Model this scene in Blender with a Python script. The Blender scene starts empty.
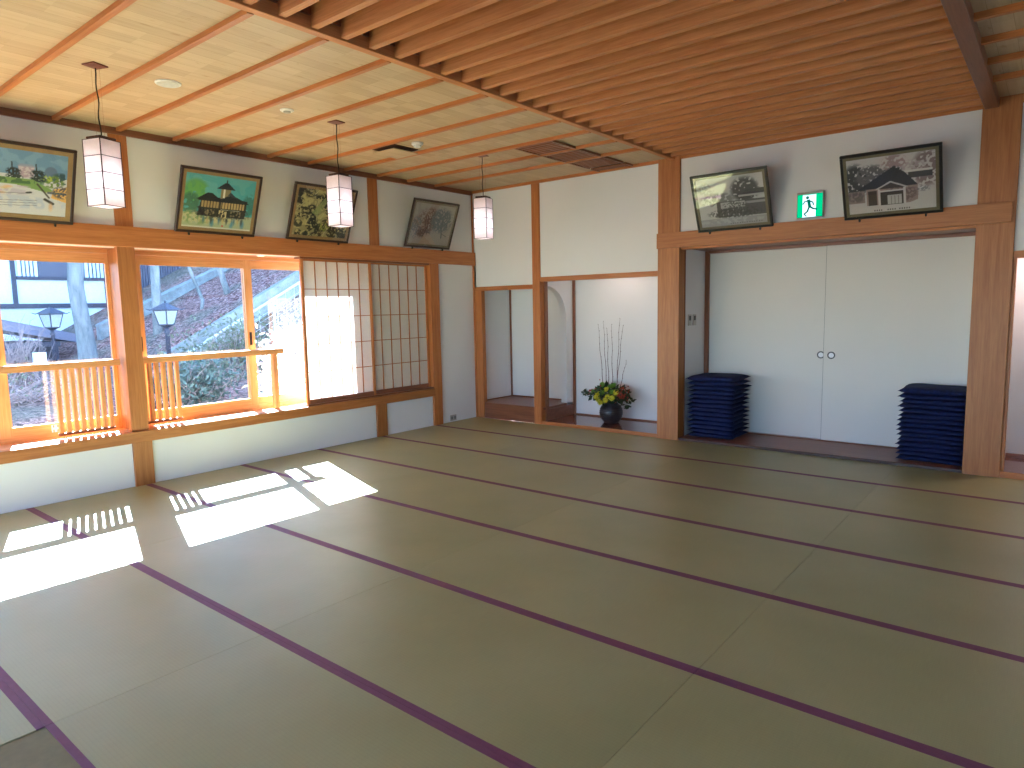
import bpy, bmesh, math, random
import numpy as np
from mathutils import Vector, Matrix
random.seed(7); RNG = np.random.RandomState(5)
S = bpy.context.scene; COL = S.collection

# ------------------------------------------------------------------ camera, world, sun, exposure
CAM = Vector((6.526, -7.199, 1.568)); YAW, PITCH, ROLL = .6831, -.1128, -.0194
fw = Vector((-math.sin(YAW)*math.cos(PITCH), math.cos(YAW)*math.cos(PITCH), math.sin(PITCH)))
rt = Vector((math.cos(YAW), math.sin(YAW), 0)); up = rt.cross(fw)
R2 = rt*math.cos(ROLL)+up*math.sin(ROLL); U2 = -rt*math.sin(ROLL)+up*math.cos(ROLL)
cd = bpy.data.cameras.new('camera'); cam = bpy.data.objects.new('camera', cd); COL.objects.link(cam)
M = Matrix((R2, U2, -fw)).transposed().to_4x4(); M.translation = CAM; cam.matrix_world = M
cd.sensor_width = 36; cd.lens = 672.8/1024*36; cd.clip_start = .05; cd.clip_end = 300
S.camera = cam

SUN_DIR = Vector((1, -.335, -.873)).normalized()
sd = bpy.data.lights.new('sun', 'SUN'); sd.energy = 80; sd.angle = .007; sd.color = (1, .96, .91)
so = bpy.data.objects.new('sun', sd); COL.objects.link(so)
so.rotation_euler = SUN_DIR.to_track_quat('-Z', 'Y').to_euler(); so.location = (-10, 4, 12)

w = bpy.data.worlds.new('sky'); S.world = w; w.use_nodes = True
nt = w.node_tree; nt.nodes.clear()
sky = nt.nodes.new('ShaderNodeTexSky'); sky.sky_type = 'NISHITA'; sky.sun_disc = False
sky.sun_elevation = math.radians(39.6); sky.sun_rotation = math.atan2(-1, .335)
sky.air_density = 1.0; sky.dust_density = .6; sky.altitude = 900
bg = nt.nodes.new('ShaderNodeBackground'); bg.inputs[1].default_value = 1.0
wo = nt.nodes.new('ShaderNodeOutputWorld')
nt.links.new(sky.outputs[0], bg.inputs[0]); nt.links.new(bg.outputs[0], wo.inputs[0])

def area(name, loc, size, aim, energy, color):
    d = bpy.data.lights.new(name, 'AREA'); d.shape = 'RECTANGLE'; d.size, d.size_y = size
    d.energy = energy; d.color = color
    o = bpy.data.objects.new(name, d); COL.objects.link(o); o.location = loc
    o.rotation_euler = (Vector(aim)-Vector(loc)).to_track_quat('-Z', 'Y').to_euler()
    return o
# added fill lights inside the room, standing in for unseen rear and right windows
area('rear_fill_light', (4.2, -9.1, 1.6), (5.5, 1.6), (4.2, 0, 1.2), 10, (.78, .88, 1))
area('right_fill_light', (8.9, -5.2, 1.5), (5, 1.6), (0, -5.2, 1.2), 8, (.74, .86, 1))  # added fill, the right wall has no window built

S.view_settings.view_transform = 'Standard'; S.view_settings.look = 'None'
S.view_settings.gamma = 1; S.view_settings.use_curve_mapping = False
S.view_settings.exposure = .72
S.view_settings.use_white_balance = True; S.view_settings.white_balance_temperature = 5300; S.view_settings.white_balance_tint = 9
S.cycles.max_bounces = 12; S.cycles.diffuse_bounces = 8; S.cycles.transparent_max_bounces = 16
S.cycles.sample_clamp_indirect = 6; S.cycles.caustics_reflective = False; S.cycles.caustics_refractive = False

# ------------------------------------------------------------------ materials
def s2l(c): return tuple(((v/255)/12.92 if v/255 <= .04045 else ((v/255+.055)/1.055)**2.4) for v in c)
class NT:
    def __init__(s, name):
        s.m = bpy.data.materials.new(name); s.m.use_nodes = True; s.t = s.m.node_tree; s.t.nodes.clear()
        s.out = s.n('ShaderNodeOutputMaterial')
    def n(s, t, **k):
        x = s.t.nodes.new(t)
        for a, b in k.items(): setattr(x, a, b)
        return x
    def l(s, a, b): s.t.links.new(a, b)
    def coord(s, scale=(1, 1, 1), rnd=True):
        tc = s.n('ShaderNodeTexCoord'); mp = s.n('ShaderNodeMapping'); s.l(tc.outputs['Object'], mp.inputs[0])
        mp.inputs['Scale'].default_value = scale
        if rnd:
            oi = s.n('ShaderNodeObjectInfo'); mu = s.n('ShaderNodeMath', operation='MULTIPLY'); mu.inputs[1].default_value = 37
            s.l(oi.outputs['Random'], mu.inputs[0])
            cb = s.n('ShaderNodeCombineXYZ'); [s.l(mu.outputs[0], cb.inputs[i]) for i in range(3)]
            s.l(cb.outputs[0], mp.inputs['Location'])
        return mp.outputs[0]
    def ramp(s, fac, stops):
        r = s.n('ShaderNodeValToRGB'); e = r.color_ramp.elements
        while len(e) < len(stops): e.new(.5)
        for i, (p, c) in enumerate(stops): e[i].position = p; e[i].color = (*c, 1)
        s.l(fac, r.inputs[0]); return r.outputs[0]
    def noise(s, vec, scale=5, detail=4, rough=.5, dist=0):
        x = s.n('ShaderNodeTexNoise'); x.inputs['Scale'].default_value = scale; x.inputs['Detail'].default_value = detail
        x.inputs['Roughness'].default_value = rough; x.inputs['Distortion'].default_value = dist
        s.l(vec, x.inputs['Vector']); return x.outputs[0]
    def mixc(s, f, a, b, mode='MIX'):
        x = s.n('ShaderNodeMix', data_type='RGBA', blend_type=mode)
        for v, i in ((f, x.inputs[0]), (a, x.inputs[6]), (b, x.inputs[7])):
            if hasattr(v, 'links'): s.l(v, i)
            elif isinstance(v, (int, float)): i.default_value = v
            else: i.default_value = (*v, 1)
        return x.outputs[2]
    def bsdf(s, col, rough=.5, bump=None, bs=.2, bd=.002, spec=.5, metal=0, emis=None, es=0, coat=0):
        b = s.n('ShaderNodeBsdfPrincipled')
        if hasattr(col, 'links'): s.l(col, b.inputs['Base Color'])
        else: b.inputs['Base Color'].default_value = (*col, 1)
        if hasattr(rough, 'links'): s.l(rough, b.inputs['Roughness'])
        else: b.inputs['Roughness'].default_value = rough
        b.inputs['Specular IOR Level'].default_value = spec; b.inputs['Metallic'].default_value = metal
        b.inputs['Coat Weight'].default_value = coat; b.inputs['Coat Roughness'].default_value = .08
        if emis is not None:
            b.inputs['Emission Color'].default_value = (*emis, 1); b.inputs['Emission Strength'].default_value = es
        if bump is not None:
            u = s.n('ShaderNodeBump'); u.inputs['Strength'].default_value = bs; u.inputs['Distance'].default_value = bd
            s.l(bump, u.inputs['Height']); s.l(u.outputs[0], b.inputs['Normal'])
        s.l(b.outputs[0], s.out.inputs[0]); return s.m

def plain(name, c, rough=.5, **k):
    n = NT(name); v = n.noise(n.coord(), 30, 3)
    c = s2l(c); return n.bsdf(n.ramp(v, [(.3, tuple(x*.93 for x in c)), (.7, tuple(min(1, x*1.07) for x in c))]), rough, **k)
def wood(name, c1, c2, axis, rough=.45, coat=0, knots=False):
    n = NT(name); sc = [26, 26, 26]; sc[axis] = 1.3
    vec = n.coord(sc); g = n.noise(vec, 1.2, 5, .6, .6); g2 = n.noise(vec, 5, 3, .5)
    col = n.ramp(g, [(.25, s2l(c1)), (.5, tuple((a+b)/2 for a, b in zip(s2l(c1), s2l(c2)))), (.78, s2l(c2))])
    dk = n.ramp(g2, [(.35, (.86, .82, .78)), (.6, (1, 1, 1))])
    col = n.mixc(.8, col, dk, 'MULTIPLY')
    oi = n.n('ShaderNodeObjectInfo'); rr = n.ramp(oi.outputs['Random'], [(0, (.9, .88, .86)), (1, (1.0, 1.0, 1.0))])
    col = n.mixc(1.0, col, rr, 'MULTIPLY')
    if knots:
        vs = [2.2, 2.2, 2.2]; vs[axis] = 1.1
        vo = n.n('ShaderNodeTexVoronoi'); vo.inputs['Scale'].default_value = 1.6; n.l(n.coord(vs), vo.inputs['Vector'])
        k = n.ramp(vo.outputs['Distance'], [(0.0, (.3, .2, .14)), (.05, (.7, .6, .5)), (.1, (1, 1, 1))])
        col = n.mixc(.8, col, k, 'MULTIPLY')
    return n.bsdf(col, rough, g2, .15, .001, coat=coat)
W = {}
for ax, nm in enumerate('xyz'):
    W['cedar'+nm] = wood('cedar_along_'+nm, (168, 98, 46), (202, 134, 72), ax)
    W['post'+nm] = wood('post_wood_along_'+nm, (156, 94, 44), (192, 130, 70), ax, knots=True)
    W['red'+nm] = wood('red_brown_wood_'+nm, (118, 72, 50), (152, 98, 68), ax, .35)
    W['light'+nm] = wood('light_window_wood_'+nm, (200, 138, 80), (228, 172, 112), ax, .4)
    W['slat'+nm] = wood('ceiling_slat_wood_'+nm, (186, 118, 66), (220, 156, 98), ax, .55)
    W['dark'+nm] = wood('dark_stained_wood_'+nm, (60, 34, 26), (84, 50, 36), ax, .4)
    W['gloss'+nm] = wood('lacquered_floor_board_'+nm, (110, 66, 52), (146, 92, 70), ax, .14, coat=.5)

def plaster(name, c):
    n = NT(name); v = n.coord(); a = n.noise(v, 260, 3, .7); b = n.noise(v, 1.2, 3)
    col = n.ramp(b, [(.3, tuple(x*.965 for x in s2l(c))), (.7, s2l(c))])
    return n.bsdf(col, .85, a, .25, .0012, spec=.2)
PLA = plaster('white_plaster', (230, 230, 230))
FUS = plaster('white_sliding_door_paper', (222, 218, 212))

def tatami_mat():
    n = NT('tatami_rush'); tc = n.coord((1, 1, 1), False)
    sx = n.n('ShaderNodeSeparateXYZ'); n.l(tc, sx.inputs[0])
    wv = n.n('ShaderNodeTexWave', wave_type='BANDS', bands_direction='Y'); wv.inputs['Scale'].default_value = 20; wv.inputs['Distortion'].default_value = .0
    n.l(tc, wv.inputs['Vector'])
    mp = n.n('ShaderNodeMapping'); mp.inputs['Scale'].default_value = (260, 10, 10); n.l(tc, mp.inputs[0])
    fine = n.noise(mp.outputs[0], 1, 3, .6)
    big = n.noise(n.coord((1, 1, 1)), 1.4, 3)
    c = n.ramp(big, [(.3, s2l((156, 150, 98))), (.7, s2l((170, 162, 110)))])
    oi = n.n('ShaderNodeObjectInfo'); rr = n.ramp(oi.outputs['Random'], [(0, (.9, .91, .92)), (1, (1, 1, 1))])
    c = n.mixc(1, c, rr, 'MULTIPLY')
    c = n.mixc(.16, c, n.ramp(wv.outputs[0], [(0, (.72, .72, .7)), (.35, (1, 1, 1))]), 'MULTIPLY')
    c = n.mixc(.4, c, n.ramp(fine, [(.3, (.82, .82, .8)), (.65, (1.0, 1.0, 1.0))]), 'MULTIPLY')
    return n.bsdf(c, .40, wv.outputs[0], .1, .001, spec=.7)
TAT = tatami_mat()
HERI = plain('purple_cloth_border', (112, 58, 84), .6)

def boards(name, c1, c2, wx, wy):
    n = NT(name); tc = n.coord((1, 1, 1), False)
    dv = n.n('ShaderNodeVectorMath', operation='DIVIDE'); dv.inputs[1].default_value = (wx, wy, 100); n.l(tc, dv.inputs[0])
    fl = n.n('ShaderNodeVectorMath', operation='FLOOR'); n.l(dv.outputs[0], fl.inputs[0])
    wn = n.n('ShaderNodeTexWhiteNoise', noise_dimensions='3D'); n.l(fl.outputs[0], wn.inputs['Vector'])
    mp = n.n('ShaderNodeMapping'); mp.inputs['Scale'].default_value = (30, 1.6, 1); n.l(tc, mp.inputs[0])
    g = n.noise(mp.outputs[0], 1.3, 5, .6, .8)
    mx = n.n('ShaderNodeMath', operation='MULTIPLY_ADD'); n.l(g, mx.inputs[0]); mx.inputs[1].default_value = .62
    m2 = n.n('ShaderNodeMath', operation='MULTIPLY'); n.l(wn.outputs[0], m2.inputs[0]); m2.inputs[1].default_value = .3; n.l(m2.outputs[0], mx.inputs[2])
    col = n.ramp(mx.outputs[0], [(.1, s2l(c1)), (.72, s2l(c2))])
    fr = n.n('ShaderNodeVectorMath', operation='FRACTION'); n.l(dv.outputs[0], fr.inputs[0])
    sp = n.n('ShaderNodeSeparateXYZ'); n.l(fr.outputs[0], sp.inputs[0])
    gap = n.ramp(sp.outputs[0], [(0, (.55, .48, .4)), (.03, (1, 1, 1))])
    col = n.mixc(1, col, gap, 'MULTIPLY')
    mp2 = n.n('ShaderNodeMapping'); mp2.inputs['Scale'].default_value = (9, 3, 1); n.l(tc, mp2.inputs[0])
    sk = n.ramp(n.noise(mp2.outputs[0], 2.2, 2, .5), [(.27, (.72, .6, .46)), (.33, (1, 1, 1))])
    col = n.mixc(.5, col, sk, 'MULTIPLY')
    return n.bsdf(col, .5, spec=.3)
CEIL = boards('pale_cedar_ceiling_boards', (172, 148, 116), (202, 180, 148), .115, .483)

def schlick(n):            # reflectance of one clean glass face, the same from both sides
    lw = n.n('ShaderNodeLayerWeight'); lw.inputs[0].default_value = .5
    p = n.n('ShaderNodeMath', operation='POWER'); n.l(lw.outputs['Facing'], p.inputs[0]); p.inputs[1].default_value = 5
    q = n.n('ShaderNodeMath', operation='MULTIPLY_ADD'); n.l(p.outputs[0], q.inputs[0]); q.inputs[1].default_value = .96; q.inputs[2].default_value = .04
    return q
def glass():
    n = NT('window_glass'); tr = n.n('ShaderNodeBsdfTransparent'); tr.inputs[0].default_value = (.93, .96, .97, 1)
    gl = n.n('ShaderNodeBsdfGlossy'); gl.inputs['Roughness'].default_value = .0
    fr = schlick(n)
    mx = n.n('ShaderNodeMixShader'); n.l(fr.outputs[0], mx.inputs[0]); n.l(tr.outputs[0], mx.inputs[1]); n.l(gl.outputs[0], mx.inputs[2])
    n.l(mx.outputs[0], n.out.inputs[0]); return n.m
GLASS = glass()
def paper(name, c, t=.5):
    n = NT(name); d = n.n('ShaderNodeBsdfDiffuse'); tl = n.n('ShaderNodeBsdfTranslucent')
    v = n.noise(n.coord(), 60, 3); col = n.ramp(v, [(.3, tuple(x*.95 for x in s2l(c))), (.7, s2l(c))])
    n.l(col, d.inputs[0]); n.l(col, tl.inputs[0])
    mx = n.n('ShaderNodeMixShader'); mx.inputs[0].default_value = t
    n.l(d.outputs[0], mx.inputs[1]); n.l(tl.outputs[0], mx.inputs[2]); n.l(mx.outputs[0], n.out.inputs[0]); return n.m
SHOJI = paper('shoji_paper', (240, 236, 230), .38)
LAMPP = paper('lantern_paper', (250, 238, 236), .55)
def emit(name, c, s):
    n = NT(name); e = n.n('ShaderNodeEmission'); e.inputs[0].default_value = (*s2l(c), 1); e.inputs[1].default_value = s
    n.l(e.outputs[0], n.out.inputs[0]); return n.m
def vcol(name, rough=.5, coat=0, es=0):
    n = NT(name); a = n.n('ShaderNodeVertexColor'); a.layer_name = 'paint'
    return n.bsdf(a.outputs[0], rough, coat=coat)
PAINT = vcol('painted_picture', .5, coat=.0)
def pglass():
    n = NT('picture_glass'); tr = n.n('ShaderNodeBsdfTransparent')
    gl = n.n('ShaderNodeBsdfGlossy'); gl.inputs['Roughness'].default_value = .02
    fr = schlick(n)
    mx = n.n('ShaderNodeMixShader'); n.l(fr.outputs[0], mx.inputs[0]); n.l(tr.outputs[0], mx.inputs[1]); n.l(gl.outputs[0], mx.inputs[2])
    n.l(mx.outputs[0], n.out.inputs[0]); return n.m
PGLASS = pglass()

# ------------------------------------------------------------------ mesh helpers
class MB:
    def __init__(s): s.b = bmesh.new()
    def box(s, x0, x1, y0, y1, z0, z1, bev=0, mat=None):
        r = bmesh.ops.create_cube(s.b, size=1)['verts']
        for v in r:
            v.co = Vector(((x0+x1)/2+v.co.x*(x1-x0), (y0+y1)/2+v.co.y*(y1-y0), (z0+z1)/2+v.co.z*(z1-z0)))
            if mat is not None: v.co = mat @ v.co
        if bev:
            es = {e for v in r for e in v.link_edges}
            bmesh.ops.bevel(s.b, geom=list(es), offset=bev, segments=1, affect='EDGES')
        return s
    def tube(s, pts, rad, n=8, caps=True):
        pts = [Vector(p) for p in pts]; rad = rad if hasattr(rad, '__len__') else [rad]*len(pts)
        rings = []
        for i, p in enumerate(pts):
            d = (pts[min(i+1, len(pts)-1)]-pts[max(i-1, 0)]).normalized()
            a = d.orthogonal().normalized() if i == 0 else (a-d*a.dot(d)).normalized()
            c = d.cross(a)
            rings.append([s.b.verts.new(p+(a*math.cos(2*math.pi*k/n)+c*math.sin(2*math.pi*k/n))*rad[i]) for k in range(n)])
        for r0, r1 in zip(rings, rings[1:]):
            for k in range(n): s.b.faces.new((r0[k], r0[(k+1) % n], r1[(k+1) % n], r1[k]))
        if caps: s.b.faces.new(rings[0][::-1]); s.b.faces.new(rings[-1])
        return s
    def lathe(s, prof, n=32, c=(0, 0, 0)):
        rings = [[s.b.verts.new((c[0]+r*math.cos(2*math.pi*k/n), c[1]+r*math.sin(2*math.pi*k/n), c[2]+z)) for k in range(n)] for r, z in prof]
        for r0, r1 in zip(rings, rings[1:]):
            for k in range(n): s.b.faces.new((r0[k], r0[(k+1) % n], r1[(k+1) % n], r1[k]))
        s.b.faces.new(rings[0][::-1]); s.b.faces.new(rings[-1]); return s
    def poly(s, pts):
        s.b.faces.new([s.b.verts.new(p) for p in pts]); return s
    def prism(s, pts, off):
        off = Vector(off); a = [s.b.verts.new(p) for p in pts]; c = [s.b.verts.new(Vector(p)+off) for p in pts]
        s.b.faces.new(a[::-1]); s.b.faces.new(c)
        for i in range(len(a)): j = (i+1) % len(a); s.b.faces.new((a[i], a[j], c[j], c[i]))
        return s
    def build(s, name, mat, parent=None, smooth=False, loc=None):
        bmesh.ops.recalc_face_normals(s.b, faces=s.b.faces)
        me = bpy.data.meshes.new(name); s.b.to_mesh(me); s.b.free()
        if mat: me.materials.append(mat)
        if smooth: me.polygons.foreach_set('use_smooth', [True]*len(me.polygons))
        o = bpy.data.objects.new(name, me); COL.objects.link(o)
        if parent: o.parent = parent
        if loc: o.location = loc
        return o
def B(name, mat, x0, x1, y0, y1, z0, z1, parent=None, bev=0): return MB().box(x0, x1, y0, y1, z0, z1, bev).build(name, mat, parent)
def thing(name, label, cat, loc=(0, 0, 0), rz=0, group=None):
    o = bpy.data.objects.new(name, None); COL.objects.link(o); o.empty_display_size = .1
    o.location = loc; o.rotation_euler = (0, 0, rz); return tag(o, label, cat, group)
def tag(o, label, cat, group=None, kind=None):
    o['label'] = label; o['category'] = cat
    if group: o['group'] = group
    if kind: o['kind'] = kind
    return o
def struct(o, label=None, cat=None):
    o['kind'] = 'structure'
    if label: o['label'] = label; o['category'] = cat
    return o
def sempty(name, label=None, cat=None):
    o = bpy.data.objects.new(name, None); COL.objects.link(o); return struct(o, label, cat)
def copy_tree(o, parent=None):
    c = o.copy(); COL.objects.link(c)
    if parent: c.parent = parent
    for ch in [x for x in list(COL.objects) if x.parent == o]: copy_tree(ch, c)
    return c
ORD = ['first', 'second', 'third', 'fourth', 'fifth', 'sixth', 'seventh', 'eighth', 'ninth', 'tenth', 'eleventh', 'twelfth', 'thirteenth', 'fourteenth', 'fifteenth']
XR, YF, ZC = 9.04, -9.35, 3.215       # right wall, wall behind the camera, ceiling

# ------------------------------------------------------------------ floor and tatami
struct(B('floor', plain('subfloor', (128, 118, 80), .7), -.1, XR+.1, YF-.1, .0, -.12, -.004))
XS = [0, 1.755, 3.575, 5.395, 7.215, XR]; PT = .9364; Y0 = .0902
proto = None
for r in range(8):
    y1 = -.002 if r == 0 else Y0-r*PT; y0 = Y0-(r+1)*PT
    for c in range(4):
        if (r >= 6 and c >= 3) or (r >= 7 and c >= 2): continue
        x0, x1 = XS[c]+.001, XS[c+1]-.001
        t = thing('tatami_mat', 'olive tatami mat with purple borders, %s row from the alcoves, %s from the window wall' % (ORD[r], ORD[c]),
                  'tatami mat', ((x0+x1)/2, (y0+y1)/2, 0), 0, 'tatami mats covering the hall floor')
        a, b = (x1-x0)/2, (y1-y0)/2-.0005
        B('rush_surface', TAT, -a, a, -b+.028, b-(.0 if r == 0 else .028), -.004, 0, t)
        B('cloth_border', HERI, -a, a, -b, -b+.028, -.004, .0006, t)
        if r: B('cloth_border', HERI, -a, a, b-.028, b, -.004, .0006, t)

# ------------------------------------------------------------------ left (window) wall
m = MB()
m.box(-.12, 0, YF, -.72, 0, .42)                 # low wall below the sill
m.box(-.12, 0, YF, 0, 2.17, ZC)                  # upper band
m.box(-.12, 0, -.72, 0, 0, 2.17)                 # end panel by the corner
struct(m.build('wall_left', PLA))
m = MB(); m.box(-.44, -.36, -1.93, -.7, .3, 2.3); m.box(-.36, -.12, -.72, -.66, .3, 2.3)
m.box(-.44, -.36, YF, -.7, 2.19, ZC+.36); m.box(-.44, -.36, YF, -1.93, -.4, .44); m.box(-.36, -.0, YF, -.7, 2.20, 2.26)
struct(m.build('wall_left_outer', PLA))
ntrim = [0]
def trim(mat, *bx, bev=.003):
    ntrim[0] += 1; return struct(B('trim_%d' % ntrim[0], mat, *bx, bev=bev))
NAG_L = trim(W['cedary'], 0, .045, YF, 0, 2.172, 2.352)
trim(W['redy'], -.02, .025, YF, 0, 3.142, 3.20)          # ceiling trim
trim(W['posty'], -.0, .06, YF, -.885, .41, .51)              # sill front beam
trim(W['lighty'], -.40, .0, YF, -.885, .44, .512)            # deep sill board
trim(W['cedary'], -.36, .0, YF, -.885, 2.172, 2.20)          # soffit of the window bay
for y0, y1, lo, hi in ((-4.70, -4.53, 1, 1), (-1.865, -1.70, 1, 1), (-.885, -.722, 0, 0), (-7.52, -7.35, 1, 1)):
    if lo:
        trim(W['postz'], -.02, .022, y0, y1, 0, .41)
        trim(W['cedarz'], -.02, .015, y0+.01, y1-.01, 2.352, 3.165)
    else: trim(W['cedarz'], -.05, .03, y0, y1, 0, 2.172)
trim(W['postz'], -.30, -.03, -4.66, -4.56, .512, 2.172); trim(W['postz'], -.03, .02, -4.70, -4.55, .512, 2.172)       # big post between the two windows
trim(W['postz'], -.30, .02, -7.50, -7.36, .512, 2.172)
trim(W['cedarz'], -.0, .022, -.024, 0, 0, 3.165)             # corner bead
# kamoi over the shoji, threshold, back post
trim(W['redy'], -.10, .018, -2.84, -.885, 2.150, 2.172)
trim(W['redy'], -.10, .035, -2.84, -.885, .512, .530)
trim(W['cedarz'], -.36, -.10, -1.95, -1.86, .51, 2.2)

def window(idx, y0, y1, glasses, handles):
    wn = sempty('window_%d' % idx)
    fr = MB(); X0, X1 = -.36, -.30
    fr.box(X0, X1+.01, y0, y1, 2.135, 2.172); fr.box(X0, X1, y0, y1, .512, .56)
    fr.box(X0, X1, y0, y0+.04, .56, 2.135); fr.box(X0, X1, y1-.03, y1, .56, 2.135)
    fr.build('window_frame', W['lighty'], wn)
    for i, (a, b, s0, s1, dx) in enumerate(glasses):       # glass a..b, sash s0..s1
        x0 = X0+.004+dx; x1 = x0+.026
        sh = MB(); sh.box(x0, x1, s0, a, .56, 2.132); sh.box(x0, x1, b, s1, .56, 2.132)
        so = sh.build('sash', W['lightz'], wn)
        sh = MB(); sh.box(x0, x1, a, b, 2.042, 2.132); sh.build('sash_top_rail', W['lighty'], so)
        sh = MB(); sh.box(x0, x1, a, b, .56, .64); sh.build('sash_bottom_rail', W['lighty'], so)
        B('glass_pane', GLASS, x0+.011, x0+.015, a-.005, b+.005, .635, 2.047, so)
        for hy in handles[i]:
            B('sash_handle', plain('black_iron', (34, 28, 26), .4), x1, x1+.008, hy-.012, hy+.012, 1.22, 1.36, so)
    return wn
window(1, -7.35, -4.63, [(-7.25, -5.62, -7.33, -5.53, 0), (-5.51, -4.69, -5.60, -4.64, .036)], [[], [-5.56]])
window(2, -4.55, -1.93, [(-4.385, -3.335, -4.52, -3.25, .036), (-3.235, -2.02, -3.335, -1.95, 0)], [[-4.43, -3.30], []])

# socket on the window bay, outlet on the end wall
t = thing('wall_socket', 'small white socket on the wooden board below the leftmost glass pane', 'socket', (-.299, -5.20, .59))
B('face_plate', plain('white_plastic', (232, 230, 226), .4), 0, .008, -.03, .03, -.034, .034, t, bev=.002)
gs = plain('grey_slots', (120, 118, 116), .5)
for y in (-.015, .015):
    for z in (-.02, .02): B('socket_slot', gs, .008, .009, y-.006, y+.006, z-.012, z+.012, t)
t = thing('wall_outlet', 'grey double outlet plate low on the white end wall near the corner', 'socket', (0, -.50, .055))
B('face_plate', plain('grey_plastic', (172, 168, 158), .4), 0, .008, -.06, .06, -.04, .04, t, bev=.002)
for y in (-.03, .03): B('socket_slot', gs, .008, .009, y-.018, y+.018, -.02, .02, t)
t = thing('soffit_downlight', 'small glowing round downlight set above the right glass window', 'downlight', (-.13, -3.22, 2.172))
MB().lathe([(.045, -.004), (.045, 0)], 24).build('trim_ring', plain('white_ring', (235, 232, 228), .4), t)
MB().lathe([(.034, -.006), (.034, -.004)], 24).build('lens', emit('warm_lamp_face', (255, 226, 180), 3), t)

# ------------------------------------------------------------------ rails in front of the windows
def railing(label, loc_y, y0, y1, posts, bals, ext1=0):
    t = thing('window_railing', label, 'railing', (-.145, loc_y, .512))
    def yy(y): return y-loc_y
    B('top_rail', W['lighty'], -.055, .055, yy(y0), yy(y1), .605, .662, t, bev=.004)
    for y in posts: B('rail_post', W['lightz'], -.03, .03, yy(y)-.027, yy(y)+.027, 0, .605, t, bev=.003)
    if bals:
        B('bottom_rail', W['redy'], -.022, .022, yy(min(bals))-.02, yy(max(bals))+.02, .028, .05, t)
        for y in bals: B('baluster', W['lightz'], -.02, .02, yy(y)-.0165, yy(y)+.0165, .05, .605, t, bev=.002)
    return t
railing('wooden rail with upright slats in front of the window left of the big post', -5.5, -7.355, -4.705, [-7.0], [-5.2+.0575*i for i in range(8)])
railing('wooden rail with slats and corner post at the window right of the big post', -3.8, -4.545, -3.04, [-3.13], [-4.50+.063*i for i in range(6)])

# ------------------------------------------------------------------ shoji screens
def shoji(label, y0, y1, xc):
    t = thing('shoji_screen', label, 'sliding screen', (xc, (y0+y1)/2, .531)); h = 2.148-.531; a = (y1-y0)/2
    B('stile', W['cedarz'], -.015, .015, -a, -a+.035, 0, h, t, bev=.002)
    B('stile', W['cedarz'], -.015, .015, a-.035, a, 0, h, t, bev=.002)
    B('top_rail', W['cedary'], -.014, .014, -a+.035, a-.035, h-.02, h, t)
    B('bottom_rail', W['redy'], -.014, .014, -a+.035, a-.035, 0, .05, t)
    l = MB(); u0, u1 = -a+.035, a-.035
    for i in range(1, 6):
        y = u0+(u1-u0)*i/6; l.box(0, .011, y-.004, y+.004, .05, h-.02)
    for i in range(1, 5):
        z = .05+(h-.07)*i/5; l.box(.001, .012, u0, u1, z-.004, z+.004)
    l.build('lattice', W['cedarz'], t)
    B('paper', SHOJI, -.003, -.0015, u0, u1, .05, h-.02, t)
shoji('left shoji screen, its paper glowing with sunlight beside the window', -2.838, -1.855, .0)
shoji('right shoji screen, dim paper, next to the white end panel', -1.885, -.89, -.036)

# ------------------------------------------------------------------ back wall with its recesses
DY = .75
m = MB()
m.box(.0, 1.07, 0, .1, 1.87, ZC); m.box(-.1, XR+.1, .012, .1, ZC-.02, ZC+.36)
m.box(1.19, 2.9, 0, .1, 1.96, ZC)
m.box(3.15, 5.92, 0, .1, 2.36, ZC)
m.box(6.19, XR, 0, .1, 1.965, ZC)
m.box(-.1, XR+.1, DY, DY+.1, -.1, ZC+.3)                      # rear plane of all the recesses
m.box(-.1, .05, 0, DY, 0, 2.3); m.box(2.94, 3.15, .1, DY, 0, 2.4); m.box(5.93, 6.19, .1, DY, 0, 2.4)
struct(m.build('wall_back', PLA))
m = MB()                                                      # partition with arch between the two alcoves
pts = [(1.11, .1, .05), (1.11, .1, 1.87)]
arc = [(.1+.46*math.sin(a), 1.42+.43*math.cos(a)) for a in [i*math.pi/2/14 for i in range(15)]]
pts = [(1.11, .10, 2.3), (1.11, DY, 2.3), (1.11, DY, .04), (1.11, .56, .04)]+[(1.11, y, z) for y, z in reversed(arc)]
m.prism(pts, (.09, 0, 0))
struct(m.build('wall_alcove_partition', PLA))
m = MB(); m.box(0, 1.11, .1, DY, 1.95, 2.0); m.box(1.2, 2.95, .1, DY, 2.25, 2.3); m.box(6.19, XR, .1, DY, 2.2, 2.25)
struct(m.build('ceiling_alcoves', PLA))
trim(W['cedarx'], .022, 1.07, -.015, .1, 1.815, 1.87)
trim(W['cedarx'], 1.19, 2.89, -.015, .1, 1.902, 1.960)
trim(W['cedarx'], 6.19, XR, -.015, .1, 1.905, 1.965)
trim(W['cedarx'], 0, 2.89, -.025, 0, 3.165, 3.215)
trim(W['cedarx'], 2.88, XR, -.02, 0.02, 3.175, 3.26)
trim(W['cedarz'], 1.068, 1.19, -.025, .12, 0, 3.165)
trim(W['cedarz'], .03, .152, -.015, .06, 0, 1.815)
trim(W['redz'], 1.19, 1.215, .06, .12, .04, 1.902)
trim(W['postz'], 2.89, 3.155, -.03, .12, 0, 3.24)
trim(W['postz'], 5.915, 6.19, -.03, .12, 0, 3.26)
trim(W['cedarz'], 6.19, 6.215, .0, .10, .06, 1.905)
trim(W['postx'], 2.89, 6.165, -.062, -.03, 2.205, 2.375)      # nageshi across the closet
trim(W['cedarx'], 3.155, 5.915, -.03, .02, 2.205, 2.36)
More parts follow.
